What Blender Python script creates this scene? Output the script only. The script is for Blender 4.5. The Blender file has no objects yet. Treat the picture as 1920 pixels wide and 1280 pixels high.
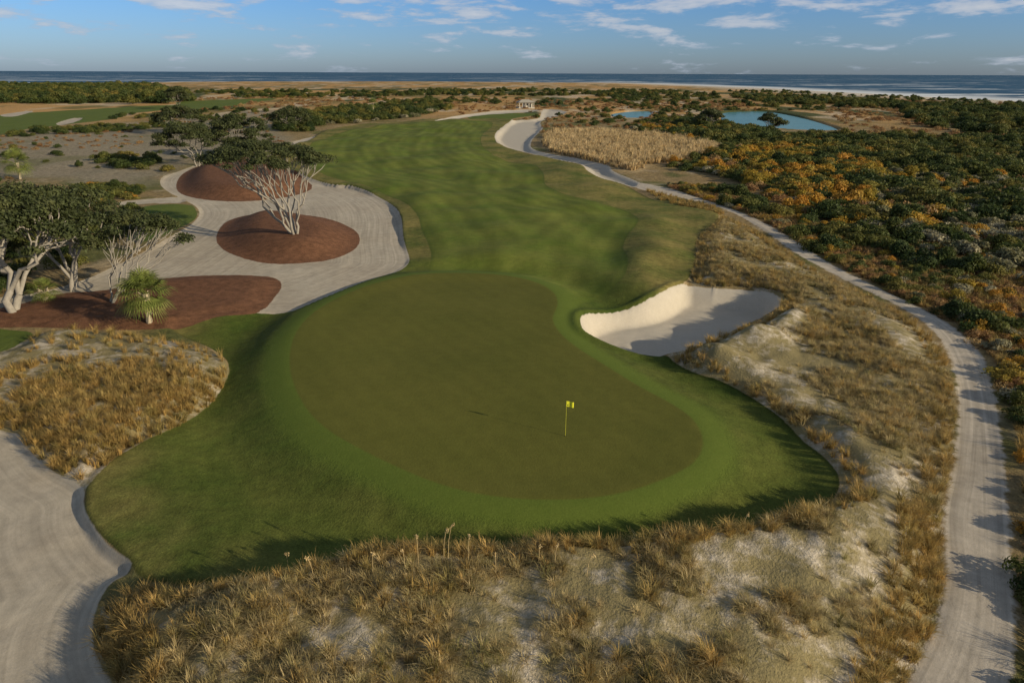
import bpy, math, numpy as np
from mathutils import Vector, Matrix, Euler
rng=np.random.default_rng(7)
scene=bpy.context.scene
# ------------------------------------------------------------ camera
CAMH=20.0; F=1280.0
PITCH=math.atan((640-137)/F)
cam_d=bpy.data.cameras.new("camera"); cam=bpy.data.objects.new("camera",cam_d)
scene.collection.objects.link(cam); scene.camera=cam
cam_d.lens=24; cam_d.sensor_width=36; cam_d.clip_end=200000; cam_d.clip_start=0.1
R=Euler((math.pi/2-PITCH,0,0)).to_matrix() @ Matrix.Rotation(math.radians(0.24),3,'Z')
cam.matrix_world=Matrix.Translation((0,0,CAMH)) @ R.to_4x4()
Rn=np.array(R)
def P(pts,z=0.0):
    p=np.atleast_2d(np.array(pts,dtype=float))
    d=np.stack([(p[:,0]-960)/F,-(p[:,1]-640)/F,-np.ones(len(p))],1)@Rn.T
    t=(z-CAMH)/d[:,2]
    return d[:,:2]*t[:,None]
# ------------------------------------------------------------ noise
tbl=np.random.default_rng(3).uniform(-1,1,(256,256))
def vn(x,y):
    xi=np.floor(x).astype(int); yi=np.floor(y).astype(int)
    fx=x-xi; fy=y-yi; fx=fx*fx*(3-2*fx); fy=fy*fy*(3-2*fy)
    a=tbl[xi&255,yi&255]; b=tbl[(xi+1)&255,yi&255]; c=tbl[xi&255,(yi+1)&255]; d=tbl[(xi+1)&255,(yi+1)&255]
    return (a*(1-fx)+b*fx)*(1-fy)+(c*(1-fx)+d*fx)*fy
def fbm(x,y,s,o=3,off=0):
    r=0;a=1;t=0
    for i in range(o):
        r=r+a*vn(x/s+17.3*i+off,y/s-9.1*i+off*1.7); t+=a; a*=.5; s=s/2.03
    return r/t
def ss(v,a,b):
    t=np.clip((v-a)/(b-a),0,1); return t*t*(3-2*t)
# ------------------------------------------------------------ polygons (surveyed outlines on the ground)
def smooth(pts,k=3):
    p=np.array(pts,float); n=len(p); out=[]
    for i in range(n):
        a,b,c,d=p[i-1],p[i],p[(i+1)%n],p[(i+2)%n]
        for j in range(k):
            t=j/k
            out.append(.5*((2*b)+(c-a)*t+(2*a-5*b+4*c-d)*t*t+(3*b-a-3*c+d)*t**3))
    return np.array(out)
def G(pts,z=0.0,k=3):
    return P(smooth(pts,k),z)
def sdf1(poly,x,y,m=6.0):
    m=float(m); out=np.full(x.shape,-m,dtype=np.float64)
    lo=poly.min(0)-m; hi=poly.max(0)+m
    idx=np.nonzero((x>lo[0])&(x<hi[0])&(y>lo[1])&(y<hi[1]))[0]
    A=poly; B=np.roll(poly,-1,0); E=B-A; L2=(E**2).sum(1)+1e-9
    for s in range(0,len(idx),8000):
        q=idx[s:s+8000]; X=x[q][:,None].astype(np.float64); Y=y[q][:,None]
        dx=X-A[None,:,0]; dy=Y-A[None,:,1]
        t=np.clip((dx*E[:,0]+dy*E[:,1])/L2,0,1)
        d=((dx-t*E[:,0])**2+(dy-t*E[:,1])**2).min(1)
        c=((A[:,1]>Y)!=(B[:,1]>Y))&(X<(E[:,0]*(Y-A[:,1])/np.where(E[:,1]==0,1e-9,E[:,1])+A[:,0]))
        ins=(c.sum(1)%2)==1
        out[q]=np.where(ins,np.sqrt(d),-np.sqrt(d))
    return np.maximum(out,-m)
def sdf(polys,x,y,m=6.0):
    r=None
    for p in polys:
        v=sdf1(p,x,y,m); r=v if r is None else np.maximum(r,v)
    return r
turf=[G([(158,930),(175,890),(215,855),(270,822),(330,785),(385,740),(420,695),(425,665),(395,640),(350,625),(320,600),(400,575),(470,570),(545,570),(600,550),(660,530),(720,500),(750,470),(735,420),(700,380),(640,360),(560,330),(505,298),(540,272),(585,257),(620,241),(660,234),(740,228),(800,223),(870,221),(950,223),(962,228),(938,248),(930,264),(950,276),(985,286),(1040,297),(1085,306),(1100,322),(1130,334),(1170,343),(1200,358),(1240,375),(1300,388),(1345,400),(1342,415),(1320,432),(1306,450),(1306,480),(1300,505),(1290,522),(1270,545),(1230,600),(1210,640),(1260,668),(1300,690),(1360,712),(1420,745),(1470,780),(1510,820),(1548,850),(1575,888),(1568,920),(1545,945),(1500,960),(1440,975),(1380,992),(1300,1005),(1200,1015),(1000,1024),(850,1030),(700,1045),(600,1062),(480,1082),(350,1092),(275,1085),(240,1050),(200,1010),(165,975)])]
green=[G([(870,520),(780,523),(700,541),(640,565),(590,595),(560,628),(546,665),(546,708),(560,750),(585,790),(625,825),(680,857),(740,887),(800,913),(870,935),(950,948),(1030,952),(1110,948),(1190,932),(1260,905),(1300,880),(1316,850),(1311,820),(1290,792),(1250,765),(1200,738),(1140,700),(1090,668),(1055,640),(1036,610),(1045,582),(1040,560),(1010,540),(950,525)])]
fair=[G([(600,262),(680,240),(800,229),(900,226),(925,232),(905,252),(905,275),(940,295),(1000,308),(1018,325),(1025,350),(1060,366),(1120,380),(1180,397),(1197,418),(1180,440),(1168,465),(1178,495),(1165,530),(1110,560),(1050,590),(900,640),(700,640),(620,600),(640,565),(680,545),(760,520),(800,500),(808,470),(790,430),(780,400),(740,370),(690,350),(650,340),(600,325),(572,300),(575,280)])]
waste=[G([(302,335),(330,322),(400,300),(470,292),(530,272),(583,256),(588,259),(540,279),(503,296),(540,320),(620,347),(655,350),(700,364),(735,385),(752,410),(757,450),(768,485),(755,502),(715,522),(660,546),(600,570),(555,583),(480,582),(420,588),(300,600),(100,600),(-100,600),(-150,560),(0,556),(80,545),(150,525),(230,490),(300,455),(345,428),(372,405),(368,388),(340,372),(306,352)],-.3),
 G([(225,377),(300,370),(345,371),(340,380),(280,381),(228,385)],-.3),
 G([(-300,800),(0,805),(45,830),(90,875),(155,912),(160,960),(200,1020),(250,1062),(205,1090),(175,1150),(180,1230),(215,1300),(200,1500),(-600,1500)],-.2),
 G([(105,230),(130,222),(155,220),(140,228),(115,233)],0),G([(0,214),(50,207),(60,209),(20,217)],0)]
farw=[G([(1060,208),(1020,204),(1008,222),(960,227),(932,248),(930,264),(960,279),(1040,298),(1088,308),(1108,325),(1150,339),(1190,350),(1215,352),(1190,337),(1150,321),(1138,309),(1080,296),(1030,288),(998,278),(998,262),(1018,240),(1014,228),(1055,214)],-.2),
 G([(1012,206),(980,204),(920,208),(870,214),(820,224),(822,227),(875,219),(925,213),(985,209)],0,2),
 G([(1140,214),(1160,209),(1230,207),(1235,210),(1165,213),(1150,219)],0,2)]
mulch=[G([(330,345),(345,322),(400,301),(470,298),(530,312),(585,345),(560,362),(500,372),(440,375),(380,371),(340,361)],-.2),
 G([(405,440),(420,415),(460,401),(520,396),(590,402),(640,415),(672,435),(668,460),(630,480),(570,489),(500,489),(440,475),(412,458)],-.2),
 G([(-200,600),(-150,575),(0,572),(100,547),(200,538),(280,520),(400,511),(500,514),(528,528),(512,555),(482,580),(400,592),(330,612),(230,617),(100,614),(0,614),(-200,640)],-.2)]
path=[G([(1640,1400),(1700,1280),(1750,1180),(1772,1080),(1768,960),(1785,880),(1797,780),(1790,700),(1760,630),(1700,580),(1600,530),(1500,478),(1440,435),(1390,405),(1340,385),(1250,364),(1195,352),(1200,342),(1270,357),(1360,386),(1420,410),(1480,442),(1560,494),(1650,538),(1760,593),(1822,640),(1852,690),(1877,800),(1892,950),(1900,1060),(1908,1180),(1895,1280),(1870,1400)],-.2)]
bunk=[G([(1088,602),(1096,588),(1140,574),(1200,564),(1240,550),(1280,531),(1340,535),(1400,539),(1450,547),(1468,562),(1440,582),(1390,605),(1330,634),(1260,657),(1200,651),(1130,636),(1096,622)],.1)]
dune=[G([(215,1105),(280,1088),(350,1095),(480,1085),(600,1065),(700,1048),(850,1033),(1000,1027),(1200,1018),(1380,994),(1500,962),(1568,922),(1578,888),(1548,848),(1510,818),(1420,743),(1360,710),(1260,660),(1400,610),(1470,565),(1400,535),(1300,528),(1306,480),(1306,450),(1345,403),(1380,408),(1440,440),(1500,483),(1600,534),(1700,584),(1757,634),(1785,702),(1792,780),(1780,880),(1763,960),(1766,1080),(1745,1180),(1695,1280),(1630,1420),(1000,1500),(200,1500),(215,1300),(180,1230),(180,1150)],.2,2)]
dune2=[G([(-150,660),(0,650),(60,622),(150,613),(230,616),(300,626),(380,643),(425,668),(418,700),(385,742),(325,790),(262,826),(205,860),(158,905),(110,885),(75,855),(40,822),(0,800),(-200,780)],.2)]
lawn=[G([(-160,617),(20,613),(62,625),(45,665),(0,715),(-160,760)]),
 G([(-100,215),(0,214),(120,206),(250,199),(330,197),(300,207),(240,212),(215,222),(130,232),(60,240),(0,250),(-100,262)]),
 G([(330,192),(420,186),(520,184),(470,192),(430,200),(360,205)]),
 G([(880,217),(960,211),(1010,213),(960,221),(890,222)]),
 G([(270,385),(350,381),(367,392),(366,405),(340,420),(300,440),(250,450),(230,420)])]
ponds=[G([(1358,213),(1400,210),(1445,211),(1510,224),(1566,243),(1530,246),(1480,243),(1400,236),(1362,229)],-1),
       G([(1148,215),(1180,210),(1217,210),(1210,222),(1172,222)],-1)]
sea=[P([(-2500,164),(0,157),(400,153),(800,153),(1200,156),(1450,165),(1700,178),(1920,188),(2400,215),(4500,400)],-1.4)]
seap=np.vstack([sea[0],[[60000,300],[60000,60000],[-60000,60000]]]); sea=[seap]
reed=[G([(1012,266),(1050,246),(1130,246),(1200,253),(1250,250),(1340,272),(1332,292),(1280,306),(1225,306),(1190,322),(1120,308),(1050,292)])]
marsh=[G([(-200,262),(0,255),(120,240),(250,228),(330,222),(500,205),(540,215),(520,240),(540,262),(480,285),(400,293),(330,316),(280,345),(150,345),(0,330),(-200,340)])]
brown=[G([(1330,330),(1500,400),(1620,420),(1750,400),(1920,370),(2100,420),(2100,700),(1900,640),(1780,580),(1650,525),(1500,445),(1400,395)])]
mp_=P([(1335,668),(1400,625),(1465,590)],.6)
def terrain(x,y):
    S={}
    S['sT']=sdf(turf,x,y); S['sG']=sdf(green,x,y,14); S['sF']=sdf(fair,x,y); S['sW']=sdf(waste,x,y)
    S['sFW']=sdf(farw,x,y); S['sM']=sdf(mulch,x,y); S['sP']=sdf(path,x,y); S['sB']=sdf(bunk,x,y)
    S['sD']=sdf(dune,x,y); S['sD2']=sdf(dune2,x,y); S['sL']=sdf(lawn,x,y); S['sPond']=sdf(ponds,x,y,20); S['sSea']=sdf(sea,x,y,200)
    r=np.hypot(x,y)
    n10=fbm(x,y,11,3); n6=fbm(x,y,5.5,3,5); n1=fbm(x,y,1.3,2,9)
    z=-.3+.25*n10+ss(r,150,600)*.6*fbm(x,y,60,3,2)
    tt=ss(S['sT'],-.5,.25)
    tz=.75*fbm(x,y,13,2,4)*ss(r,25,60)*(1-ss(S['sG'],-7,0))
    tz=tz+ .9*np.exp(-(((x-17.5)/3.)**2+((y-84)/9.)**2))+.7*np.exp(-(((x-14)/2.2)**2+((y-74)/7.)**2))+.6*np.exp(-(((x-21)/2.5)**2+((y-98)/7.)**2))
    z=z*(1-tt)+tz*tt
    z=z+(.5*ss(S['sG'],-3.5,.3)-.45*ss(S['sG'],-9,-5)*(1-ss(S['sG'],-5,-2)))*tt
    z=z+.15*fbm(x,y,14,2,33)*ss(S['sG'],0,3)
    front=ss(-y,-31,-26)*ss(x,-17,-10)
    ramp=2.6-1.1*front
    dd=ss(S['sD']/ramp,-.04,1)*(1-ss(S['sT'],-.3,.3))*(.25+.75*ss(-S['sP'],0,5))
    z=z+dd*(.6+.5*n6+.16*n1+front*1.0)
    for k_ in range(3): z=z+dd*1.25*np.exp(-((x-mp_[k_,0])**2+(y-mp_[k_,1])**2)/7.)
    d2=ss(S['sD2'],-.1,2.5)
    z=z+d2*(.75+.4*n6+.12*n1)
    w=ss(S['sW'],-.05,.45); z=z*(1-w)+w*(-.5+.06*n6+.02*n1)
    w=ss(S['sFW'],0,2.5); z=z*(1-w)+w*(-1.1)
    w=ss(S['sP'],-.6,.5); z=z*(1-w)+w*(-.3+.04*n6)
    w=ss(S['sB'],-.05,1.5); z=z*(1-w)+w*(-1.9+.25*n6+.04*n1)
    z=z+.25*np.exp(-((S['sB']+.4)/.5)**2)*(S['sB']<0)
    m1=sdf([mulch[0]],x,y); m2=sdf([mulch[1]],x,y); m3=sdf([mulch[2]],x,y)
    z=z+ss(m1,-.1,6)*1.9+ss(m2,-.1,6)*1.5+ss(m3,0,3)*.35+ (S['sM']>0)*.03
    w=ss(S['sPond'],-3,2); z=z*(1-w)+w*(-2.4)
    w=ss(S['sSea'],-60,40); z=z*(1-w)+w*(-4.)
    w=ss(S['sSea'],-199,-60)*(1-ss(S['sSea'],-60,0)); z=z+w*(-.4)
    return z,S
def hit(px,py):
    z=0.0
    for i in range(7):
        q=P((px,py),z)[0]; z=float(terrain(np.array([q[0]]),np.array([q[1]]))[0][0])
    return Vector((q[0],q[1],z))
# ------------------------------------------------------------ mesh helper
def mesh(name,V,Fc,mat=None,smooth_=False,link=True,parent=None):
    me=bpy.data.meshes.new(name); V=np.asarray(V,np.float32)
    if isinstance(Fc,np.ndarray):
        k=Fc.shape[1]; n=len(Fc)
        me.vertices.add(len(V)); me.vertices.foreach_set('co',V.ravel())
        me.loops.add(n*k); me.loops.foreach_set('vertex_index',Fc.ravel().astype(np.int32))
        me.polygons.add(n); me.polygons.foreach_set('loop_start',np.arange(0,n*k,k,dtype=np.int32))
        if smooth_: me.polygons.foreach_set('use_smooth',np.ones(n,bool))
        me.update(calc_edges=True)
    else:
        me.from_pydata([tuple(map(float,v)) for v in V],[],[tuple(int(i) for i in f) for f in Fc]); me.update()
        if smooth_:
            for p in me.polygons: p.use_smooth=True
    if mat: me.materials.append(mat)
    ob=bpy.data.objects.new(name,me)
    if link: scene.collection.objects.link(ob)
    if parent: ob.parent=parent
    return ob
# ------------------------------------------------------------ node helper
class N:
    def __init__(s,tree): s.t=tree
    def n(s,typ,ins=None,**kw):
        nd=s.t.nodes.new(typ)
        for k,v in kw.items(): setattr(nd,k,v)
        for k,v in (ins or {}).items(): s.set(nd.inputs[k],v)
        return nd
    def set(s,sock,v):
        if isinstance(v,bpy.types.NodeSocket): s.t.links.new(v,sock)
        else:
            if isinstance(v,(tuple,list)) and len(v)==3 and sock.type=='RGBA': v=(*v,1)
            sock.default_value=v
    def m(s,op,a,b=0.0,c=None,clamp=False):
        nd=s.t.nodes.new('ShaderNodeMath'); nd.operation=op; nd.use_clamp=clamp
        s.set(nd.inputs[0],a); s.set(nd.inputs[1],b)
        if c is not None: s.set(nd.inputs[2],c)
        return nd.outputs[0]
    def mix(s,f,a,b,bt='MIX'):
        nd=s.t.nodes.new('ShaderNodeMix'); nd.data_type='RGBA'; nd.blend_type=bt
        s.set(nd.inputs[0],f); s.set(nd.inputs[6],a); s.set(nd.inputs[7],b); return nd.outputs[2]
    def noise(s,vec,scale,det=3,rough=.55,dist=0):
        nd=s.n('ShaderNodeTexNoise',{'Scale':scale,'Detail':det,'Roughness':rough,'Distortion':dist})
        if vec is not None: s.t.links.new(vec,nd.inputs['Vector'])
        return nd.outputs[0]
    def mr(s,v,a,b,c=0.,d=1.,sm=False):
        nd=s.t.nodes.new('ShaderNodeMapRange'); nd.interpolation_type='SMOOTHSTEP' if sm else 'LINEAR'
        for i,q in enumerate((v,a,b,c,d)): s.set(nd.inputs[i],q)
        return nd.outputs[0]
def newmat(name):
    m=bpy.data.materials.new(name); m.use_nodes=True; m.node_tree.nodes.clear(); return m,N(m.node_tree)
def simple(name,col,rough=.8,var=.25,scale=3,spec=.2,bump=0.):
    m,n=newmat(name); pos=n.n('ShaderNodeNewGeometry').outputs['Position']
    f=n.noise(pos,scale,4)
    c=n.mix(f,tuple(c*(1-var) for c in col),tuple(c*(1+var) for c in col))
    b=n.n('ShaderNodeBsdfPrincipled',{'Base Color':c,'Roughness':rough,'Specular IOR Level':spec})
    if bump: 
        bp=n.n('ShaderNodeBump',{'Strength':.6,'Distance':bump,'Height':f}); n.set(b.inputs['Normal'],bp.outputs[0])
    n.n('ShaderNodeOutputMaterial',{'Surface':b.outputs[0]}); return m
def leafmat(name,cols,tr=.25,inst=True,nscale=.6,wr=.6):
    m,n=newmat(name); g=n.n('ShaderNodeNewGeometry'); pos=g.outputs['Position']
    oi=n.n('ShaderNodeObjectInfo')
    f=n.noise(pos,nscale,2); 
    if inst: f=n.m('ADD',n.m('MULTIPLY',oi.outputs['Random'],wr),n.m('MULTIPLY',n.mr(f,.25,.75),1-wr))
    cr=n.n('ShaderNodeValToRGB',{'Fac':f}); e=cr.color_ramp.elements
    e[0].position=.15; e[0].color=(*cols[0],1); e[1].position=.85; e[1].color=(*cols[-1],1)
    for i,c in enumerate(cols[1:-1]):
        q=e.new(.15+.7*(i+1)/(len(cols)-1)); q.color=(*c,1)
    wn=n.n('ShaderNodeTexWhiteNoise',{}); sc=n.n('ShaderNodeVectorMath',operation='SNAP'); n.set(sc.inputs[0],pos); sc.inputs[1].default_value=(.35,.35,.35)
    n.set(wn.inputs['Vector'],sc.outputs[0])
    v=n.mr(wn.outputs['Value'],0,1,.6,1.4)
    c=n.mix(1.,cr.outputs[0],n.n('ShaderNodeCombineColor',{0:v,1:v,2:v}).outputs[0],'MULTIPLY')
    d=n.n('ShaderNodeBsdfPrincipled',{'Base Color':c,'Roughness':.6,'Specular IOR Level':.2})
    t=n.n('ShaderNodeBsdfTranslucent',{'Color':c})
    mx=n.n('ShaderNodeMixShader',{0:tr,1:d.outputs[0],2:t.outputs[0]})
    n.n('ShaderNodeOutputMaterial',{'Surface':mx.outputs[0]}); return m
# ------------------------------------------------------------ GROUND
rr=[7.0]
while rr[-1]<800: rr.append(rr[-1]*1.0082)
while rr[-1]<5000: rr.append(rr[-1]*1.03)
rr=np.array(rr); th=np.radians(np.linspace(-64,64,780))
RR,TH=np.meshgrid(rr,th,indexing='ij'); X=(RR*np.sin(TH)).ravel(); Y=(RR*np.cos(TH)).ravel()
Z,S=terrain(X,Y)
nr,nc=len(rr),len(th)
i=np.arange(nr*nc).reshape(nr,nc)
Fq=np.stack([i[:-1,:-1].ravel(),i[:-1,1:].ravel(),i[1:,1:].ravel(),i[1:,:-1].ravel()],1)
dist=np.hypot(X,Y)
def L(a,b,f): return a*(1-f[:,None])+np.array(b)[None,:]*f[:,None]
C=np.tile(np.array([.25,.18,.085]),(len(X),1))
C=L(C,(.11,.11,.036),ss(fbm(X,Y,7,4,1),-.1,.45))
C=L(C,(.38,.31,.21),ss(fbm(X,Y,5,4,21),.25,.6)*.5)
f=ss(dist,280,420); n60=fbm(X,Y*.35,26,4,3)
gold=L(np.tile(np.array([.42,.25,.095]),(len(X),1)),(.18,.14,.05),ss(n60,-.05,.35)); gold=L(gold,(.50,.40,.27),ss(fbm(X,Y*.3,18,4,13),.12,.42)*.8)
gold=L(gold,(.07,.08,.027),ss(fbm(X,Y*.3,30,4,77),.18,.34)*(1-ss(dist,900,1400)))
C=C*(1-f[:,None])+gold*f[:,None]
C=L(C,(.255,.215,.15),ss(sdf(marsh,X,Y,20)+6*fbm(X,Y,20,3),-4,6)*(.85))
mm=ss(sdf(marsh,X,Y,20),0,8)*ss(fbm(X,Y*.6,14,4,31),.1,.5)
C=L(C,(.15,.14,.065),mm*.7)
C=L(C,(.38,.28,.15),ss(sdf(reed,X,Y,10)+2*fbm(X,Y,6,3),-2,2))
C=L(C,(.23,.14,.06),ss(sdf(brown,X,Y,10)+3*fbm(X,Y,6,3),-3,3)*.8)
sb=S['sSea']; C=L(C,(.56,.50,.41),ss(sb+25*fbm(X,Y,50,3,4),-130,-60)*ss(X,-300,250))
C=L(C,(.56,.48,.37),ss(sb+35*fbm(X,Y,60,3,4),-150,-60)*.55)
C=L(C,(.52,.46,.37),ss(sb,-30,-15))
ground=mesh("ground",np.stack([X,Y,Z],1),Fq,None,True)
gm=ground.data
for k in ('sT','sG','sF','sW','sFW','sM','sP','sB','sD','sD2','sL'):
    a=gm.attributes.new(k,'FLOAT','POINT'); a.data.foreach_set('value',S[k].astype(np.float32))
a=gm.attributes.new('wild','FLOAT_COLOR','POINT'); a.data.foreach_set('color',np.hstack([C,np.ones((len(C),1))]).astype(np.float32).ravel())
m,n=newmat("ground_cover"); gm.materials.append(m)
pos0=n.n('ShaderNodeNewGeometry').outputs['Position']
pos=n.n('ShaderNodeMapping',{'Vector':pos0,'Rotation':(.61,.43,.27),'Location':(3.1,7.7,1.3)}).outputs[0]
def at(k): return n.n('ShaderNodeAttribute',attribute_name=k).outputs['Fac']
A={k:at(k) for k in ('sT','sG','sF','sW','sFW','sM','sP','sB','sD','sD2','sL')}
wild=n.n('ShaderNodeAttribute',attribute_name='wild').outputs['Color']
nf=n.noise(pos,9,3,.7); nm=n.noise(pos,1.3,4,.65); nl=n.noise(pos,.16,4,.6); nvf=n.noise(pos,30,1,.7); nll=n.noise(pos,.045,2,.6)
def gray(v): return n.n('ShaderNodeCombineColor',{0:v,1:v,2:v}).outputs[0]
def mul(c,v): return n.mix(1.,c,gray(v),'MULTIPLY')
def edge(s,amp=.25,w=.12,src=nm):
    v=n.m('ADD',s,n.m('MULTIPLY',n.m('SUBTRACT',src,.5),amp*2)); return n.mr(v,-w,w,0,1,True)
sep=n.n('ShaderNodeSeparateXYZ',{0:pos0})
c_wild=mul(wild,n.mr(nm,.25,.75,.5,1.5)); c_wild=mul(c_wild,n.mr(nf,.3,.7,.7,1.3))
sand=n.mix(n.mr(nm,.3,.7),(.45,.375,.275),(.61,.53,.415)); sand=mul(sand,n.mr(nf,.3,.7,.72,1.16))
litter=n.mix(nf,(.30,.235,.12),(.19,.165,.072))
c_d=n.mix(n.mr(n.m('ADD',n.m('MULTIPLY',nm,.6),n.m('MULTIPLY',n.noise(pos,.32,3,.65),.6)),.57,.73,1.,.1),sand,litter)
col=n.mix(edge(A['sD'],.5,.3),c_wild,c_d)
col=n.mix(edge(A['sD2'],.5,.3),col,c_d)
# turf
rough=n.mix(n.mr(nl,.32,.62),(.085,.105,.022),(.205,.170,.052)); rough=mul(rough,n.mr(nm,.25,.75,.62,1.3)); rough=mul(rough,n.mr(nf,.3,.7,.7,1.3))
apron=n.mix(n.mr(nl,.3,.7),(.058,.085,.014),(.118,.125,.027)); apron=mul(apron,n.mr(nf,.3,.7,.72,1.25))
apron=mul(apron,n.mr(nm,.25,.75,.72,1.22)); apron=mul(apron,n.mr(nll,.3,.7,.82,1.12))
t=n.mix(n.mr(A['sG'],-12,-7,0,1,True),rough,apron)
st=n.m('SINE',n.m('MULTIPLY',n.m('ADD',A['sF'],n.m('MULTIPLY',nll,3.)),1.9))
st2=n.m('SINE',n.m('ADD',n.m('MULTIPLY',sep.outputs[0],.72),n.m('ADD',n.m('MULTIPLY',sep.outputs[1],.10),n.m('MULTIPLY',nll,9))))
fw=n.mix(n.mr(nl,.35,.7),(.095,.128,.019),(.150,.160,.032)); fw=mul(fw,n.mr(st,-1,1,.91,1.09)); fw=mul(fw,n.mr(st2,-.6,.6,.90,1.10)); fw=mul(fw,n.mr(nm,.25,.75,.84,1.16)); fw=mul(fw,n.mr(nf,.3,.7,.9,1.1))
fw=n.mix(n.mr(n.m('ABSOLUTE',A['sF']),.0,.5,.4,1.),(.050,.068,.013),fw)
t=n.mix(n.mr(A['sF'],-.1,.1),t,fw)
gs=n.m('SINE',n.m('ADD',n.m('MULTIPLY',sep.outputs[0],3.2),n.m('MULTIPLY',sep.outputs[1],2.2)))
gr=n.mix(n.mr(nl,.3,.7),(.096,.098,.019),(.116,.112,.023)); gr=mul(gr,n.mr(gs,-1,1,.98,1.02)); gr=mul(gr,n.mr(nf,.3,.7,.9,1.1)); gr=mul(gr,n.mr(nm,.3,.7,.93,1.07)); gr=mul(gr,n.mr(nll,.3,.7,.94,1.06))
collar=n.mix(nm,(.090,.125,.019),(.116,.148,.026)); collar=mul(collar,n.mr(nf,.3,.7,.88,1.12))
t=n.mix(n.mr(A['sG'],-2.6,-1.3,0,1,True),t,collar); t=n.mix(n.mr(A['sG'],-.08,.08),t,gr)
t=mul(t,n.mr(A['sT'],.0,.35,.6,1.))  # turf colour darkened along its rim, painting in the lip's shadow line
col=n.mix(edge(A['sT'],.14,.05),col,t)
lw=n.mix(nl,(.075,.112,.019),(.13,.15,.034)); lw=mul(lw,n.mr(nf,.3,.7,.85,1.15))
col=n.mix(edge(A['sL'],.15,.1),col,lw)
col=n.mix(edge(A['sD2'],.12,.06),col,c_d)
def tracks(s,k):
    v=n.n('ShaderNodeCombineXYZ',{0:n.m('MULTIPLY',s,k),1:n.m('MULTIPLY',sep.outputs[0],.06),2:n.m('MULTIPLY',sep.outputs[1],.06)}).outputs[0]
    return n.noise(v,1.,2,.6)
tw=tracks(A['sW'],3.5)
ws=n.mix(n.mr(nl,.3,.7),(.385,.325,.245),(.47,.41,.315)); ws=mul(ws,n.mr(tw,.3,.7,.84,1.12)); ws=mul(ws,n.mr(nm,.3,.7,.86,1.12)); ws=mul(ws,n.mr(nvf,.3,.7,.9,1.1))
col=n.mix(edge(A['sW'],.06,.05),col,ws)
bs=n.mix(nm,(.43,.38,.30),(.52,.465,.38))
col=n.mix(edge(A['sFW'],.3,.1),col,bs)
tp=tracks(A['sP'],4.5)
ps=n.mix(n.mr(nl,.3,.7),(.43,.37,.29),(.52,.455,.365)); ps=mul(ps,n.mr(tp,.3,.7,.76,1.15)); ps=mul(ps,n.mr(nm,.3,.7,.82,1.12)); ps=mul(ps,n.mr(nvf,.3,.7,.9,1.1))
col=n.mix(edge(A['sP'],.5,.14),col,ps)
mu=n.mix(n.mr(nvf,.3,.7),(.070,.030,.015),(.24,.12,.066)); mu=mul(mu,n.mr(nm,.3,.7,.68,1.3))
col=n.mix(edge(A['sM'],.14,.06),col,mu)
col=n.mix(edge(A['sB'],.08,.05),col,mul(bs,n.mr(nf,.3,.7,.93,1.07)))
hgt=n.m('ADD',n.m('MULTIPLY',nm,.6),n.m('MULTIPLY',nf,.35))
strn=n.mr(A['sT'],-.1,.1,.2,.10)
fl_=n.m('MAXIMUM',n.mr(A['sG'],-1.5,-1.3),n.m('MAXIMUM',n.mr(A['sW'],-.1,.1),n.m('MAXIMUM',n.mr(A['sP'],-.1,.1),n.mr(A['sB'],-.1,.1))))
strn=n.mr(fl_,0,1,strn,.03)
bp=n.n('ShaderNodeBump',{'Strength':1.,'Distance':strn,'Height':hgt})
b=n.n('ShaderNodeBsdfPrincipled',{'Base Color':col,'Roughness':.95,'Specular IOR Level':.08,'Normal':bp.outputs[0]})
n.n('ShaderNodeOutputMaterial',{'Surface':b.outputs[0]})
# ------------------------------------------------------------ WATER
m,n=newmat("sea_water"); pos=n.n('ShaderNodeNewGeometry').outputs['Position']
mp=n.n('ShaderNodeMapping',{'Vector':pos,'Rotation':(0,0,-.12),'Scale':(.0035,.011,1)}).outputs[0]
wv=n.noise(mp,1.,5,.75); wv2=n.noise(n.n('ShaderNodeMapping',{'Vector':pos,'Scale':(.02,.06,1)}).outputs[0],1.,3,.6)
c=n.mix(n.mr(wv2,.3,.7),(.014,.065,.125),(.032,.105,.18))
sx=n.n('ShaderNodeSeparateXYZ',{0:pos})
far=n.mr(n.m('ADD',sx.outputs[1],n.m('MULTIPLY',sx.outputs[0],.45)),900,5200,0,.06)
foam=n.mr(n.m('SUBTRACT',wv,far),.55,.595)
c=n.mix(foam,c,(.75,.78,.78))
near=n.n('ShaderNodeAttribute',attribute_name='shore').outputs['Fac']
surf=n.mr(n.m('ADD',near,n.m('MULTIPLY',wv,220)),190,120)
surf=n.m('MULTIPLY',surf,n.mr(sx.outputs[0],0,400))
c=n.mix(n.m('MULTIPLY',surf,.85),c,(.75,.76,.74))
d=n.n('ShaderNodeBsdfDiffuse',{'Color':c}); gl=n.n('ShaderNodeBsdfGlossy',{'Color':(.8,.8,.8),'Roughness':.35})
bp=n.n('ShaderNodeBump',{'Strength':.6,'Distance':2.,'Height':wv2}); n.set(gl.inputs['Normal'],bp.outputs[0])
mx=n.n('ShaderNodeMixShader',{0:.10,1:d.outputs[0],2:gl.outputs[0]}); n.n('ShaderNodeOutputMaterial',{'Surface':mx.outputs[0]})
ro=[420.]
while ro[-1]<90000: ro.append(ro[-1]*1.05)
ro=np.array(ro); to=np.radians(np.linspace(-75,75,160)); A1,B1=np.meshgrid(ro,to,indexing='ij')
ox,oy=(A1*np.sin(B1)).ravel(),(A1*np.cos(B1)).ravel(); ii=np.arange(len(ox)).reshape(A1.shape)
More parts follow.
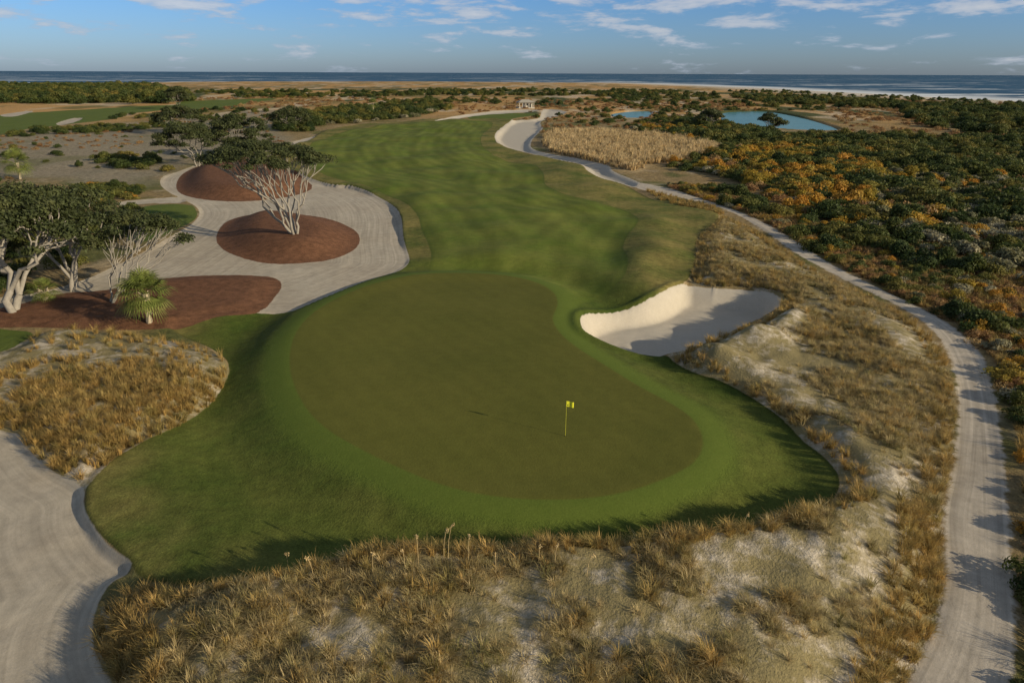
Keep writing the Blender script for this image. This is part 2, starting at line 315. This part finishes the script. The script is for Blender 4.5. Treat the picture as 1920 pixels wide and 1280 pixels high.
oc=mesh("ocean",np.stack([ox,oy,np.full(len(ox),-1.5)],1),np.stack([ii[:-1,:-1].ravel(),ii[:-1,1:].ravel(),ii[1:,1:].ravel(),ii[1:,:-1].ravel()],1),m)
a=oc.data.attributes.new('shore','FLOAT','POINT'); a.data.foreach_set('value',np.clip(sdf(sea,ox,oy,50),-50,2000).astype(np.float32))
m,n=newmat("pond_water"); pos=n.n('ShaderNodeNewGeometry').outputs['Position']
c=n.mix(n.noise(pos,.05,3),(.06,.19,.21),(.09,.25,.27))
d=n.n('ShaderNodeBsdfDiffuse',{'Color':c}); gl=n.n('ShaderNodeBsdfGlossy',{'Color':(.9,.9,.9),'Roughness':.15})
mx=n.n('ShaderNodeMixShader',{0:.3,1:d.outputs[0],2:gl.outputs[0]}); n.n('ShaderNodeOutputMaterial',{'Surface':mx.outputs[0]})
for p in ponds:
    c0=p.mean(0); q=c0+(p-c0)*1.04
    mesh("pond",np.column_stack([q,np.full(len(q),-1.0)]),[list(range(len(q)))],m)
# ------------------------------------------------------------ foliage primitives
def leafquads(Cn,size,nrm,asp=.5):
    k=len(Cn); r=rng.normal(size=(k,3)); u=np.cross(nrm,r); u/=np.linalg.norm(u,axis=1)[:,None]+1e-9
    v=np.cross(nrm,u); v/=np.linalg.norm(v,axis=1)[:,None]+1e-9
    s=(size*rng.uniform(.6,1.3,k))[:,None]
    V=np.stack([Cn+u*s,Cn+v*s*asp,Cn-u*s,Cn-v*s*asp],1).reshape(-1,3)
    return V,np.arange(4*k).reshape(k,4)
def blobleaves(cs,rs,n,size,flat=1.,inner=.6):
    cs=np.array(cs); rs=np.array(rs); w=rs**2/np.sum(rs**2); idx=rng.choice(len(cs),n,p=w)
    d=rng.normal(size=(n,3)); d/=np.linalg.norm(d,axis=1)[:,None]
    d[:,2]=np.where(d[:,2]<-.3,-d[:,2],d[:,2])
    rad=rs[idx]*rng.uniform(inner,1.08,n); off=d*rad[:,None]; off[:,2]*=flat
    nn=d+rng.normal(size=(n,3))*.55; nn/=np.linalg.norm(nn,axis=1)[:,None]
    return leafquads(cs[idx]+off,size,nn)
def join(parts):
    Vs=[];Fs=[];o=0
    for V,Fx in parts: Vs.append(V); Fs.append(Fx+o); o+=len(V)
    return np.vstack(Vs),np.vstack(Fs)
def shrubproto(name,mat,n=1300,size=.085,nb=8,tall=.75):
    cs=[];rs=[]
    for i in range(nb):
        a=rng.uniform(0,6.28); r=rng.uniform(0,.72); cs.append((r*math.cos(a),r*math.sin(a),rng.uniform(.15,.6)*tall*(1.2-r))); rs.append(rng.uniform(.20,.45))
    V,Fx=blobleaves(cs,rs,n,size,.85)
    V[:,2]=np.maximum(V[:,2],-.05)
    return mesh(name,V,Fx,mat,link=False)
def tuftproto(name,mat,nb=50,h=.8,spread=.45,w=.016):
    Vs=[]
    for i in range(nb):
        a=rng.uniform(0,6.28); b=rng.uniform(0,.16); base=np.array([math.cos(a)*b,math.sin(a)*b,-.05])
        a2=a+rng.normal()*.7; L_=h*rng.uniform(.5,1.1); out=np.array([math.cos(a2),math.sin(a2),0]); side=np.array([-math.sin(a2),math.cos(a2),0])*w
        s=spread*rng.uniform(.2,1.3)
        p1=base+out*L_*s*.35+np.array([0,0,L_*.55]); p2=base+out*L_*s+np.array([0,0,L_*(.95-.35*s)])
        Vs+= [base-side,base+side,p1+side*.8,p1-side*.8, p1-side*.8,p1+side*.8,p2+side*.15,p2-side*.15]
    V=np.array(Vs); return mesh(name,V,np.arange(len(V)).reshape(-1,4),mat,link=False)
def instancer(name,coll,pts,scales,flat=None):
    pts=np.asarray(pts,np.float32); k=len(pts)
    me=bpy.data.meshes.new(name); me.vertices.add(k); me.vertices.foreach_set('co',pts.ravel())
    rot=np.column_stack([rng.normal(size=k)*.08,rng.normal(size=k)*.08,rng.uniform(0,6.28,k)]).astype(np.float32)
    sc=np.asarray(scales,np.float32)
    if sc.ndim==1: sc=np.column_stack([sc*rng.uniform(.8,1.25,k),sc*rng.uniform(.8,1.25,k),sc*rng.uniform(.7,1.15,k)]).astype(np.float32)
    a=me.attributes.new('rot','FLOAT_VECTOR','POINT'); a.data.foreach_set('vector',rot.ravel())
    a=me.attributes.new('scl','FLOAT_VECTOR','POINT'); a.data.foreach_set('vector',sc.ravel())
    ob=bpy.data.objects.new(name,me); scene.collection.objects.link(ob)
    ng=bpy.data.node_groups.new(name+"_scatter",'GeometryNodeTree')
    ng.interface.new_socket('Geometry',in_out='INPUT',socket_type='NodeSocketGeometry'); ng.interface.new_socket('Geometry',in_out='OUTPUT',socket_type='NodeSocketGeometry')
    gi=ng.nodes.new('NodeGroupInput'); go=ng.nodes.new('NodeGroupOutput'); ip=ng.nodes.new('GeometryNodeInstanceOnPoints'); ci=ng.nodes.new('GeometryNodeCollectionInfo')
    ci.inputs['Collection'].default_value=coll; ci.inputs['Separate Children'].default_value=True; ci.inputs['Reset Children'].default_value=True
    ip.inputs['Pick Instance'].default_value=True
    for nm_,so in (('rot','Rotation'),('scl','Scale')):
        na=ng.nodes.new('GeometryNodeInputNamedAttribute'); na.data_type='FLOAT_VECTOR'; na.inputs['Name'].default_value=nm_
        ng.links.new(na.outputs[0],ip.inputs[so])
    ng.links.new(gi.outputs[0],ip.inputs['Points']); ng.links.new(ci.outputs[0],ip.inputs['Instance']); ng.links.new(ip.outputs[0],go.inputs[0])
    md=ob.modifiers.new('scatter','NODES'); md.node_group=ng
    return ob
def coll(name,obs):
    c=bpy.data.collections.new(name)
    for o in obs: c.objects.link(o)
    return c
def sample(polys,k):
    allp=np.vstack(polys); lo=allp.min(0); hi=allp.max(0); out=[]; tot=0; it=0
    while tot<k and it<60:
        q=rng.uniform(lo,hi,(max(k,2000),2)); s=sdf(polys,q[:,0],q[:,1],1.)
        q=q[s>0]; out.append(q); tot+=len(q); it+=1
    return np.vstack(out)[:k]
def filt(q,need=None):
    z,S=terrain(q[:,0],q[:,1])
    ok=(S['sT']<-.15)&(S['sW']<-.1)&(S['sFW']<-.3)&(S['sM']<-.2)&(S['sP']<-.1)&(S['sB']<-.25)&(S['sPond']<-2)&(S['sL']<-.2)&(S['sSea']<-60)
    return ok,z,S
# ------------------------------------------------------------ shrubs
g_m=leafmat("green_shrub_leaf",[(.030,.050,.014),(.065,.088,.022),(.125,.130,.030),(.22,.175,.040)],.35,True,.07,.4)
y_m=leafmat("autumn_shrub_leaf",[(.18,.17,.035),(.38,.26,.035),(.48,.24,.035),(.26,.22,.045)],.38,True,.1,.5)
s_m=leafmat("silver_shrub_leaf",[(.13,.135,.06),(.23,.21,.11),(.38,.34,.22)],.3)
b_m=leafmat("brown_shrub_leaf",[(.22,.11,.045),(.32,.18,.075),(.38,.26,.11)],.35)
Cg=coll("green_shrub_kinds",[shrubproto("green_shrub_kind",g_m,1700,.065,11) for i in range(6)])
Cy=coll("autumn_shrub_kinds",[shrubproto("autumn_shrub_kind",y_m,1100,.07) for i in range(4)])
Cs=coll("silver_shrub_kinds",[shrubproto("silver_shrub_kind",s_m,900) for i in range(3)])
Cb=coll("brown_shrub_kinds",[shrubproto("brown_shrub_kind",b_m,500,.07,6,.5) for i in range(3)])
bins={'g':[[],[]],'y':[[],[]],'s':[[],[]],'b':[[],[]]}
def scatter(kind,poly,k,lo,hi,nz=None,thr=-2,z0=0,clus=0):
    q=sample([G(poly,z0,2)],k)
    if nz: q=q[fbm(q[:,0],q[:,1],nz,3,11)>thr]
    ok,z,_=filt(q); q=q[ok]; z=z[ok]
    u=rng.uniform(0,1,len(q))
    if clus: u=np.clip(.45*u+.75*ss(fbm(q[:,0],q[:,1],clus,2,51),-.45,.5),0,1.15)
    bins[kind][0].append(np.column_stack([q,z])); bins[kind][1].append(lo+(hi-lo)*u)
big=[(1172,238),(1230,228),(1310,228),(1400,245),(1500,255),(1620,262),(1760,300),(1920,320),(2150,340),(2150,520),(1900,480),(1750,450),(1620,440),(1520,410),(1420,360),(1340,325),(1250,312),(1330,292),(1325,270),(1230,252)]
scatter('g',big,1300,1.2,4.4,clus=16)
scatter('y',[(1380,290),(1480,275),(1600,290),(1650,330),(1620,390),(1540,395),(1440,340)],230,2.0,3.8)
scatter('y',big,380,1.8,3.4,18,-.1)
scatter('b',big,380,1.8,3.2)
scatter('s',[(1560,300),(1750,310),(1920,340),(2150,360),(2150,560),(1900,520),(1700,470),(1600,420),(1640,370)],380,1.4,2.8)
scatter('s',big,140,1.4,2.5)
low=[(1250,345),(1340,350),(1480,400),(1620,440),(1760,450),(1920,480),(2150,520),(2300,800),(1960,800),(1880,690),(1840,630),(1770,590),(1660,535),(1570,490),(1490,440),(1420,405),(1350,380),(1270,352)]
scatter('g',low,360,.6,2.3,9,-.15,clus=8)
scatter('b',low,1000,.6,1.3)
scatter('s',low,100,.7,1.5)
scatter('y',low,130,.7,1.7)
edgeR=[(1895,660),(1960,640),(2300,800),(2300,1400),(1935,1400),(1945,1180),(1930,1000),(1915,850)]
scatter('g',edgeR,150,.7,1.6); scatter('y',edgeR,40,.5,1.1); scatter('b',edgeR,150,.5,1.0)
# far
scatter('g',[(1690,205),(1760,200),(2200,210),(2200,262),(1920,255),(1800,245),(1720,230)],800,3,6)
scatter('g',[(1600,262),(1760,258),(2200,275),(2200,330),(1900,315),(1760,295)],400,2,4.5)
scatter('b',[(1560,200),(1700,190),(2200,215),(2200,350),(1700,300),(1560,250)],900,1.5,3.2)
scatter('g',[(1380,178),(1500,183),(1640,190),(1720,196),(1700,206),(1560,200),(1400,188)],260,3,5.5)
scatter('g',[(1090,176),(1200,170),(1330,176),(1340,188),(1180,190)],200,3,5.5)
scatter('g',[(520,242),(560,212),(640,205),(700,198),(790,192),(845,205),(790,217),(700,226),(620,232),(565,250)],300,2.2,5.4)
scatter('s',[(560,225),(700,205),(830,205),(780,218),(620,235)],90,2,3.4)
scatter('g',[(-300,164),(150,160),(300,165),(355,188),(300,196),(100,196),(-300,204)],1500,5,10,90,-.35,clus=60)
scatter('g',[(330,170),(500,172),(760,172),(900,168),(1100,172),(1100,184),(850,188),(700,182),(450,184)],800,2.5,6,70,-.05)
scatter('g',[(700,186),(900,184),(1100,186),(1400,188),(1600,205),(1420,208),(1150,200),(1000,200),(850,204),(760,196)],240,2,4.5,50,-.05)
scatter('g',[(1400,168),(1700,180),(2000,198),(2000,212),(1700,196),(1400,178)],300,2,4.5,60,0)
scatter('b',[(350,184),(700,184),(1100,188),(1400,190),(1380,205),(1000,202),(850,206),(700,196),(400,210)],500,1.5,3.5)
scatter('g',[(180,300),(230,290),(290,296),(300,308),(250,318),(190,312)],26,1.6,2.8)
scatter('g',[(30,248),(130,240),(240,235),(330,228),(330,236),(240,244),(130,250),(30,256)],70,1.8,3.)
scatter('g',[(150,355),(200,345),(265,350),(260,366),(200,378),(150,380)],30,1.2,2.2); scatter('y',[(150,355),(200,345),(265,350),(260,366),(200,378),(150,380)],14,1.,1.7)
scatter('g',[(120,225),(330,208),(520,205),(540,240),(420,235),(300,222)],50,1.8,3.4)
scatter('b',[(-200,262),(120,240),(330,222),(520,205),(540,262),(400,293),(280,345),(-200,340)],500,.6,1.5,25,0)
scatter('g',[(-200,265),(120,242),(330,224),(520,207),(540,262),(400,293),(280,345),(-200,340)],60,.9,2.)
scatter('g',[(990,215),(1150,200),(1400,205),(1360,230),(1170,230),(1080,240)],130,1.5,3.4)
scatter('b',[(850,205),(1400,195),(1360,230),(1030,250)],500,1.,2.4)
scatter('g',[(205,395),(320,395),(350,410),(310,430),(230,440)],18,1.,2.)
scatter('g',[(-200,380),(0,400),(200,400),(200,480),(0,520),(-200,520)],60,1.2,2.6)
scatter('g',[(-200,500),(0,490),(90,505),(60,540),(-200,550)],24,.8,1.6)
names={'g':"green_shrub_thicket",'y':"autumn_shrub_thicket",'s':"silver_shrub_thicket",'b':"brown_brush_thicket"}
for k,cc in (('g',Cg),('y',Cy),('s',Cs),('b',Cb)):
    instancer(names[k],cc,np.vstack(bins[k][0]),np.concatenate(bins[k][1]))
# ------------------------------------------------------------ dune grass
t1=leafmat("dune_grass_blade",[(.20,.18,.065),(.40,.31,.13),(.52,.40,.20),(.27,.24,.085)],.35,True,.35,.5)
t2=leafmat("golden_grass_blade",[(.20,.17,.05),(.46,.30,.10),(.33,.26,.085)],.35,True,.3,.5)
Ct=coll("dune_grass_kinds",[tuftproto("dune_grass_tuft",t1,36,.62,rng.uniform(.6,1.1),.009) for i in range(6)])
Ct2=coll("golden_grass_kinds",[tuftproto("golden_grass_tuft",t2,46,.8,rng.uniform(.5,.9),.011) for i in range(4)])
bare=[G([(1280,1040),(1350,1010),(1450,1015),(1540,1050),(1500,1110),(1380,1120)],.8),G([(1560,890),(1680,900),(1760,960),(1720,1010),(1600,980)],.3),
      G([(1270,665),(1380,600),(1500,600),(1490,660),(1560,760),(1450,730)],.3),G([(215,1130),(330,1110),(330,1200),(240,1260),(200,1240)],.3),G([(1150,1180),(1280,1170),(1300,1230),(1180,1260)],.8),
      G([(560,1190),(700,1180),(760,1230),(640,1260)],.8),G([(1500,790),(1560,800),(1640,860),(1600,900),(1560,850)],.3)]
q=sample(dune,21000); ok,z,S=filt(q)
dn=fbm(q[:,0],q[:,1],3.2,3,41)+.35*fbm(q[:,0],q[:,1],.9,2,3)
bb=ss(sdf(bare,q[:,0],q[:,1],3),-1,1)
keep=ok&(dn>bb*.6-.07+rng.normal(size=len(q))*.16)&(rng.uniform(size=len(q))>bb*.85)
pts=np.column_stack([q,z])[keep]; instancer("dune_grass",Ct,pts,rng.uniform(.45,1.2,len(pts)))
q=q[ok&(((S['sD']<1.8)&(q[:,1]<29)&(rng.uniform(size=len(q))<.5))|((S['sD']<1.2)&(rng.uniform(size=len(q))<.25))|((bb<.3)&(dn>.1)&(rng.uniform(size=len(q))<.12)))]; z,_=terrain(q[:,0],q[:,1]); pts=np.column_stack([q,z])
q=sample(dune2,3900); z,S=terrain(q[:,0],q[:,1]); ok=(S['sW']<-.1)&(S['sL']<0)&(S['sM']<-.1)
pu=ss(q[:,1]+3*fbm(q[:,0],q[:,1],3,2,8),40,46); keep=ok&(rng.uniform(size=len(q))>.10+pu*.8)&(fbm(q[:,0],q[:,1],2.2,2,14)>-.4)
pts2=np.column_stack([q,z])[keep]; pts=np.vstack([pts,pts2]); instancer("golden_dune_grass",Ct2,pts,rng.uniform(.5,1.2,len(pts)))
q=sample([reed[0]],4500); q=q[sdf(reed,q[:,0],q[:,1],4)+4*fbm(q[:,0],q[:,1],8,3,2)>.4]; z,S=terrain(q[:,0],q[:,1]); ok=(S['sFW']<-.5)&(S['sT']<-.5)
r_m=leafmat("reed_blade",[(.42,.31,.15),(.60,.45,.24),(.50,.38,.19)],.35)
Cr=coll("reed_kinds",[tuftproto("reed_tuft",r_m,40,1.,.25,.03) for i in range(3)])
pts=np.column_stack([q,z])[ok]; instancer("reed_bed",Cr,pts,rng.uniform(1.3,2.6,len(pts)))
q=sample([G(low,0,2),G(edgeR,0,2),G([(1215,350),(1345,385),(1345,402),(1240,372)],0,2)],4500); ok,z,S=filt(q)
pts=np.column_stack([q,z])[ok]; instancer("verge_grass",Ct2,pts,rng.uniform(.7,1.3,len(pts)))
# ------------------------------------------------------------ trees
bark=simple("oak_bark",(.29,.26,.215),.9,.35,4,.1,.03)
oak=leafmat("oak_leaf",[(.030,.040,.014),(.062,.074,.025),(.115,.116,.040)],.25,False,.5)
def tube(pl,rad,ns=6):
    pl=np.array(pl); k=len(pl); Vs=[]
    for i in range(k):
        t=pl[min(i+1,k-1)]-pl[max(i-1,0)]; t=t/(np.linalg.norm(t)+1e-9)
        u=np.cross(t,[0.3,.9,.1]); u/=np.linalg.norm(u)+1e-9; v=np.cross(t,u)
        for j in range(ns):
            a=6.2832*j/ns; Vs.append(pl[i]+rad[i]*(math.cos(a)*u+math.sin(a)*v))
    Fs=[(i*ns+j,i*ns+(j+1)%ns,(i+1)*ns+(j+1)%ns,(i+1)*ns+j) for i in range(k-1) for j in range(ns)]
    return np.array(Vs),np.array(Fs)
def oaktree(base,off,rx,ry,zlo,zhi,nt=50,leaves=16000,r0=.38,lsize=.17,stems=1,lean=(0,0),bare=0,clump=1.25,name="live_oak_tree"):
    T=[]
    for i in range(nt):
        rho=math.sqrt(rng.uniform(0.02,1)); a=rng.uniform(0,6.2832)
        zz=zlo+(zhi-zlo)*(math.sqrt(max(0,1-rho*rho))*.85+.0)*rng.uniform(.75,1.)
        T.append((off[0]+rx*rho*math.cos(a),off[1]+ry*rho*math.sin(a),zz))
    T=np.array(T); parts=[]; N0=nt
    def rad(k): return max(.032,r0*(k/N0)**.5)
    def grow(p,d,tg,frac):
        k=len(tg)
        if k==1:
            q=tg[0]; mid=(p+q)/2+d*.12*np.linalg.norm(q-p)+rng.normal(size=3)*.15
            parts.append(tube([p,mid,q],[rad(1)*1.2,rad(1),.015],5)); return
        c=tg.mean(0); v=c-p; q=p+v*frac+rng.normal(size=3)*.13*np.linalg.norm(v)*frac
        mid=(p+q)/2+d*.18*np.linalg.norm(q-p)+rng.normal(size=3)*.09*np.linalg.norm(q-p)
        parts.append(tube([p,mid,q],[rad(k),rad(k)*.93,rad(k)*.86],7))
        nd=(q-mid); nd/=np.linalg.norm(nd)+1e-9
        X_=tg-c; X_=X_*np.array([1,1,.6]); u,s_,vt=np.linalg.svd(X_,full_matrices=False); pr=X_@vt[0]+rng.normal(size=k)*.2
        o=np.argsort(pr); cut=max(1,min(k-1,int(k*rng.uniform(.35,.65))))
        fr=rng.uniform(.26,.42)
        grow(q,nd,tg[o[:cut]],fr); grow(q,nd,tg[o[cut:]],fr)
    if stems==1: grow(np.array([0,0,-.3]),np.array([lean[0],lean[1],1.]),T,.2)
    else:
        ang=np.arctan2(T[:,1]-off[1]*.3,T[:,0]-off[0]*.3); o=np.argsort(ang); 
        for i,ch in enumerate(np.array_split(o,stems)):
            a=ang[ch].mean(); grow(np.array([math.cos(a)*.25,math.sin(a)*.25,-.3]),np.array([math.cos(a)*.3,math.sin(a)*.3,1.]),T[ch],.22)
    e=bpy.data.objects.new(name,None); scene.collection.objects.link(e); e.location=base
    V,Fx=join(parts); mesh("trunk_and_limbs",V,Fx,bark,True,parent=e)
    Tl=T if not bare else T[rng.uniform(size=nt)>bare]
    rs=rng.uniform(.6,1.3,len(Tl))*clump
    V,Fx=blobleaves(Tl+np.array([0,0,.15]),rs,leaves,lsize,.55,.2)
    mesh("foliage",V,Fx,oak,parent=e)
    return e
oaktree(hit(553,438),(-3.2,1.5),7.8,5.5,8.0,11.0,110,36000,.44,.14,6,clump=1.15)
oaktree(hit(25,583),(-.5,2),7.5,6,4.6,11.6,90,34000,.5,.16,2,clump=1.45)
oaktree(hit(135,545),(-.5,2),5.8,5,4.2,10.6,60,20000,.35,.16,2,clump=1.4)
oaktree(hit(-120,560),(0,2),7,6,4.,11,50,18000,.4,.17,2,clump=1.5)
oaktree(hit(203,568),(3.4,2.0),3.9,3.5,4.6,8.0,50,7500,.22,.14,5,bare=.5,clump=.9)
oaktree(hit(262,470),(0,0),3.6,3.5,1.5,5.0,34,9000,.25,.15,2,clump=1.1)
oaktree(hit(372,312),(-2,0),6.8,6,2.8,10.5,60,18000,.32,.22,3,clump=1.5)
oaktree(hit(448,296),(0,3),7.5,6,2.8,11.5,60,18000,.32,.24,3,clump=1.7)
oaktree(hit(462,296),(0,-2),4.5,4,1.6,5.5,26,8000,.2,.2,2,clump=1.3)
oaktree(hit(340,250),(0,0),9,8,2,10,50,14000,.35,.3,3,clump=2.)
oaktree(hit(545,242),(0,0),7,7,1.5,9,40,9000,.3,.3,3,clump=2.)
oaktree(hit(1330,240),(0,0),6,6,1.5,7.5,30,8000,.25,.3,3,clump=1.8)
oaktree(hit(1443,248),(0,0),5,5,1.5,7.,30,7000,.25,.3,3,clump=1.8)
oaktree(hit(335,205),(0,0),7,7,3,13,30,7000,.3,.4,2,clump=2.2)
# ------------------------------------------------------------ palms
pf=leafmat("palm_frond_leaf",[(.10,.14,.025),(.18,.21,.05),(.28,.27,.08)],.35,False,1.5)
pt=simple("palm_trunk_bark",(.42,.35,.24),.9,.4,7,.1,.03)
def palm(base,ht,cr,nf=34,name="cabbage_palm_tree"):
    e=bpy.data.objects.new(name,None); scene.collection.objects.link(e); e.location=base
    zs=np.linspace(-.2,ht,9); V,Fx=tube([(.12*math.sin(z_*.6),0,z_) for z_ in zs],[.22+.05*(i%2)+.05*(i>5) for i in range(9)],9)
    mesh("trunk",V,Fx,pt,True,parent=e)
    boots=[]
    for i in range(26):
        a=i*2.4; z_=ht*.25+ht*.75*i/26; p=np.array([.22*math.cos(a),.22*math.sin(a),z_]); o=np.array([math.cos(a),math.sin(a),1.3])*.22
        boots.append(tube([p,p+o],[.06,.035],4))
    V,Fx=join(boots); mesh("frond_boots",V,Fx,pt,parent=e)
    Vs=[];top=np.array([0,0,ht])
    for i in range(nf):
        a=i*2.39996+rng.normal()*.1; el=math.radians(80-125*(i/nf)+rng.normal()*6)
        d=np.array([math.cos(a)*math.cos(el),math.sin(a)*math.cos(el),math.sin(el)]); side=np.cross(d,[0,0,1]); side/=np.linalg.norm(side)+1e-6; up=np.cross(side,d)
        pl=cr*rng.uniform(.42,.55); hub=top+d*pl; Vs+= [top-side*.02,top+side*.02,hub+side*.02,hub-side*.02]
        for j in range(17):
            b=math.radians(-100+200*j/16); ld=(d*math.cos(b)+side*math.sin(b)); Ln=cr*.58*(.75+.25*math.cos(b))*rng.uniform(.9,1.1)
            w=np.cross(ld,up); w=w/np.linalg.norm(w)*.035*cr/2
            q1=hub+ld*Ln*.55+up*.04; q2=hub+ld*Ln-np.array([0,0,.30*Ln])
            Vs+=[hub-w*.4,hub+w*.4,q1+w,q1-w, q1-w,q1+w,q2+w*.15,q2-w*.15]
    V=np.array(Vs); mesh("fronds",V,np.arange(len(V)).reshape(-1,4),pf,parent=e); return e
palm(hit(280,604),2.6,2.5,50)
palm(hit(86,562),.9,1.6,22)
palm(hit(38,336),3.2,3.4,30)
palm(hit(700,212),5,3.5,26)
# ------------------------------------------------------------ flag
fb=hit(1060,817); e=bpy.data.objects.new("golf_flagstick",None); scene.collection.objects.link(e); e.location=fb
yel=simple("yellow_fibreglass",(.55,.53,.05),.4,.05,3,.5); fl=simple("yellow_flag_cloth",(.75,.72,.04),.8,.06,6)
blk=simple("dark_mark",(.10,.12,.03),.8,.1); hol=simple("cup_shadow",(.02,.02,.015),.9,.1)
V,Fx=tube([(0,0,-.1),(0,0,1.),(0,0,2.25)],[.012,.010,.009],8); mesh("pole",V,Fx,yel,True,parent=e)
gx=np.linspace(0,.46,12); gz=np.linspace(0,.34,6); V=[];
for z_ in gz:
    for x_ in gx: V.append((.01+x_*.86,.05*math.sin(x_*13)*x_/.46-.12*x_,1.90+z_-.10*x_))
Fx=np.array([(a*12+b_,a*12+b_+1,(a+1)*12+b_+1,(a+1)*12+b_) for a in range(5) for b_ in range(11)]); mesh("flag",np.array(V),Fx,fl,True,parent=e)
cen=(.21,-.06,2.04); V=[(cen[0]+.045*math.cos(a),-.073,cen[2]+.05*math.sin(a)) for a in np.linspace(0,6.28,13)[:-1]]; mesh("mark",np.array(V),[list(range(12))],blk,parent=e)
V=[(.054*math.cos(a),.054*math.sin(a),.012) for a in np.linspace(0,6.28,25)[:-1]]; mesh("hole",np.array(V),[list(range(24))],hol,parent=e)
# ------------------------------------------------------------ pavilion
pb=hit(985,203); e=bpy.data.objects.new("rest_pavilion",None); scene.collection.objects.link(e); e.location=pb; e.rotation_euler=(0,0,.25); e.scale=(.85,.85,.85)
wall=simple("cream_stucco",(.50,.46,.38),.8,.06); roof=simple("shingle_roof",(.34,.31,.25),.9,.2,2); dk=simple("dark_opening",(.04,.04,.04),.6,.1)
def box(nm_,c,s,mat,par=e):
    V=[(c[0]+i*s[0]/2,c[1]+j*s[1]/2,c[2]+k*s[2]/2) for i in(-1,1) for j in(-1,1) for k in(-1,1)]
    return mesh(nm_,np.array(V),[(0,1,3,2),(4,6,7,5),(0,4,5,1),(2,3,7,6),(0,2,6,4),(1,5,7,3)],mat,parent=par)
box("slab",(0,0,.1),(12,8,.8),wall)
box("wall",(2.,1.,2.1),(6,5,3.2),wall)
box("window",(1.,-1.53,2.4),(1.2,.06,1.2),dk); box("door",(3.2,-1.53,1.6),(1.1,.06,2.2),dk)
for i,xx in enumerate((-5.4,-3,-.6,1.8,4.,5.4)): box("column_%d"%(i+1),(xx,-3.5,2.1),(.4,.4,3.2),wall)
for i,xx in enumerate((-5.4,5.4)): box("back_column_%d"%(i+1),(xx,3.5,2.1),(.4,.4,3.2),wall)
box("beam",(0,0,3.9),(11.6,7.8,.4),wall)
V=np.array([(-6.6,-4.6,4.12),(6.6,-4.6,4.12),(6.6,4.6,4.12),(-6.6,4.6,4.12),(-2.6,0,6.),(2.6,0,6.)]); mesh("hip_roof",V,[(0,1,5,4),(1,2,5),(2,3,4,5),(3,0,4),(3,2,1,0)],roof,parent=e)
# ------------------------------------------------------------ sea oats
so=simple("sea_oat_straw",(.50,.37,.18),.8,.2); parts=[]
for (px,py,hh) in [(832,1055,1.6),(840,1058,1.9),(545,1092,1.5),(1100,1080,1.),(785,1060,1.4),(878,1058,1.4),(760,1070,1.),(1010,1060,1.),(1040,1060,1.),(700,1080,1.1),(1390,1010,.9),(590,1090,1.1),(930,1080,1.1)]:
    p=np.array(hit(px,py)); ln=rng.uniform(-.25,.35); pl=[p,p+np.array([ln*.2,0,hh*.6]),p+np.array([ln*.6,0,hh*.95]),p+np.array([ln*1.1,0,hh*1.05])]
    parts.append(tube(pl,[.012,.01,.01,.006],4))
    for k in range(26):
        t_=rng.uniform(0,1); c=pl[2]+(pl[3]-pl[2])*t_+rng.normal(size=3)*.035; V,Fx=leafquads(np.array([c]),.045,rng.normal(size=(1,3)),.5); parts.append((V,Fx))
V,Fx=join(parts); mesh("sea_oats",V,Fx,so)
# ------------------------------------------------------------ light
EL=math.radians(18.5)
sd=Vector((-.885*math.cos(EL),.465*math.cos(EL),-math.sin(EL)))
sl=bpy.data.lights.new("sun",'SUN'); sl.energy=5.0; sl.angle=math.radians(.5); sl.color=(1,.86,.62)
so_=bpy.data.objects.new("sun",sl); scene.collection.objects.link(so_); so_.rotation_euler=sd.to_track_quat('-Z','Y').to_euler()
w=bpy.data.worlds.new("World"); scene.world=w; w.use_nodes=True; w.node_tree.nodes.clear(); n=N(w.node_tree)
sky=n.n('ShaderNodeTexSky',sky_type='NISHITA'); sky.sun_disc=False; sky.sun_elevation=EL; sky.sun_rotation=math.atan2(.885,-.465); sky.altitude=0; sky.air_density=1.; sky.dust_density=.6; sky.ozone_density=2.5
tc=n.n('ShaderNodeTexCoord').outputs['Generated']; s3=n.n('ShaderNodeSeparateXYZ',{0:tc})
el=s3.outputs[2]
tint=n.mix(n.mr(el,0,.09),(.66,.86,1.42),(.52,.84,1.42)); base=n.mix(1.,sky.outputs[0],n.mix(n.mr(el,.12,.4),tint,(.9,.88,.84)),'MULTIPLY')
mp=n.n('ShaderNodeMapping',{'Vector':tc,'Scale':(11,11,52),'Location':(2.3,.9,.75)}).outputs[0]
cn=n.noise(mp,1.,6,.6,.15)
thr=n.mr(el,.015,.085,.57,.415)
cf=n.mr(n.m('SUBTRACT',cn,thr),0,.13,0,.72,True)
cc=n.mix(n.mr(n.m('SUBTRACT',cn,thr),.03,.22),(4.0,4.8,6.1),(6.8,6.8,7.0))
cf=n.m('MULTIPLY',cf,n.mr(el,.2,.5,1.,.5))
colr=n.mix(cf,base,cc)
bg=n.n('ShaderNodeBackground',{'Color':colr,'Strength':.092}); n.n('ShaderNodeOutputWorld',{'Surface':bg.outputs[0]})
scene.view_settings.view_transform='Standard'; scene.view_settings.look='None'; scene.view_settings.exposure=0
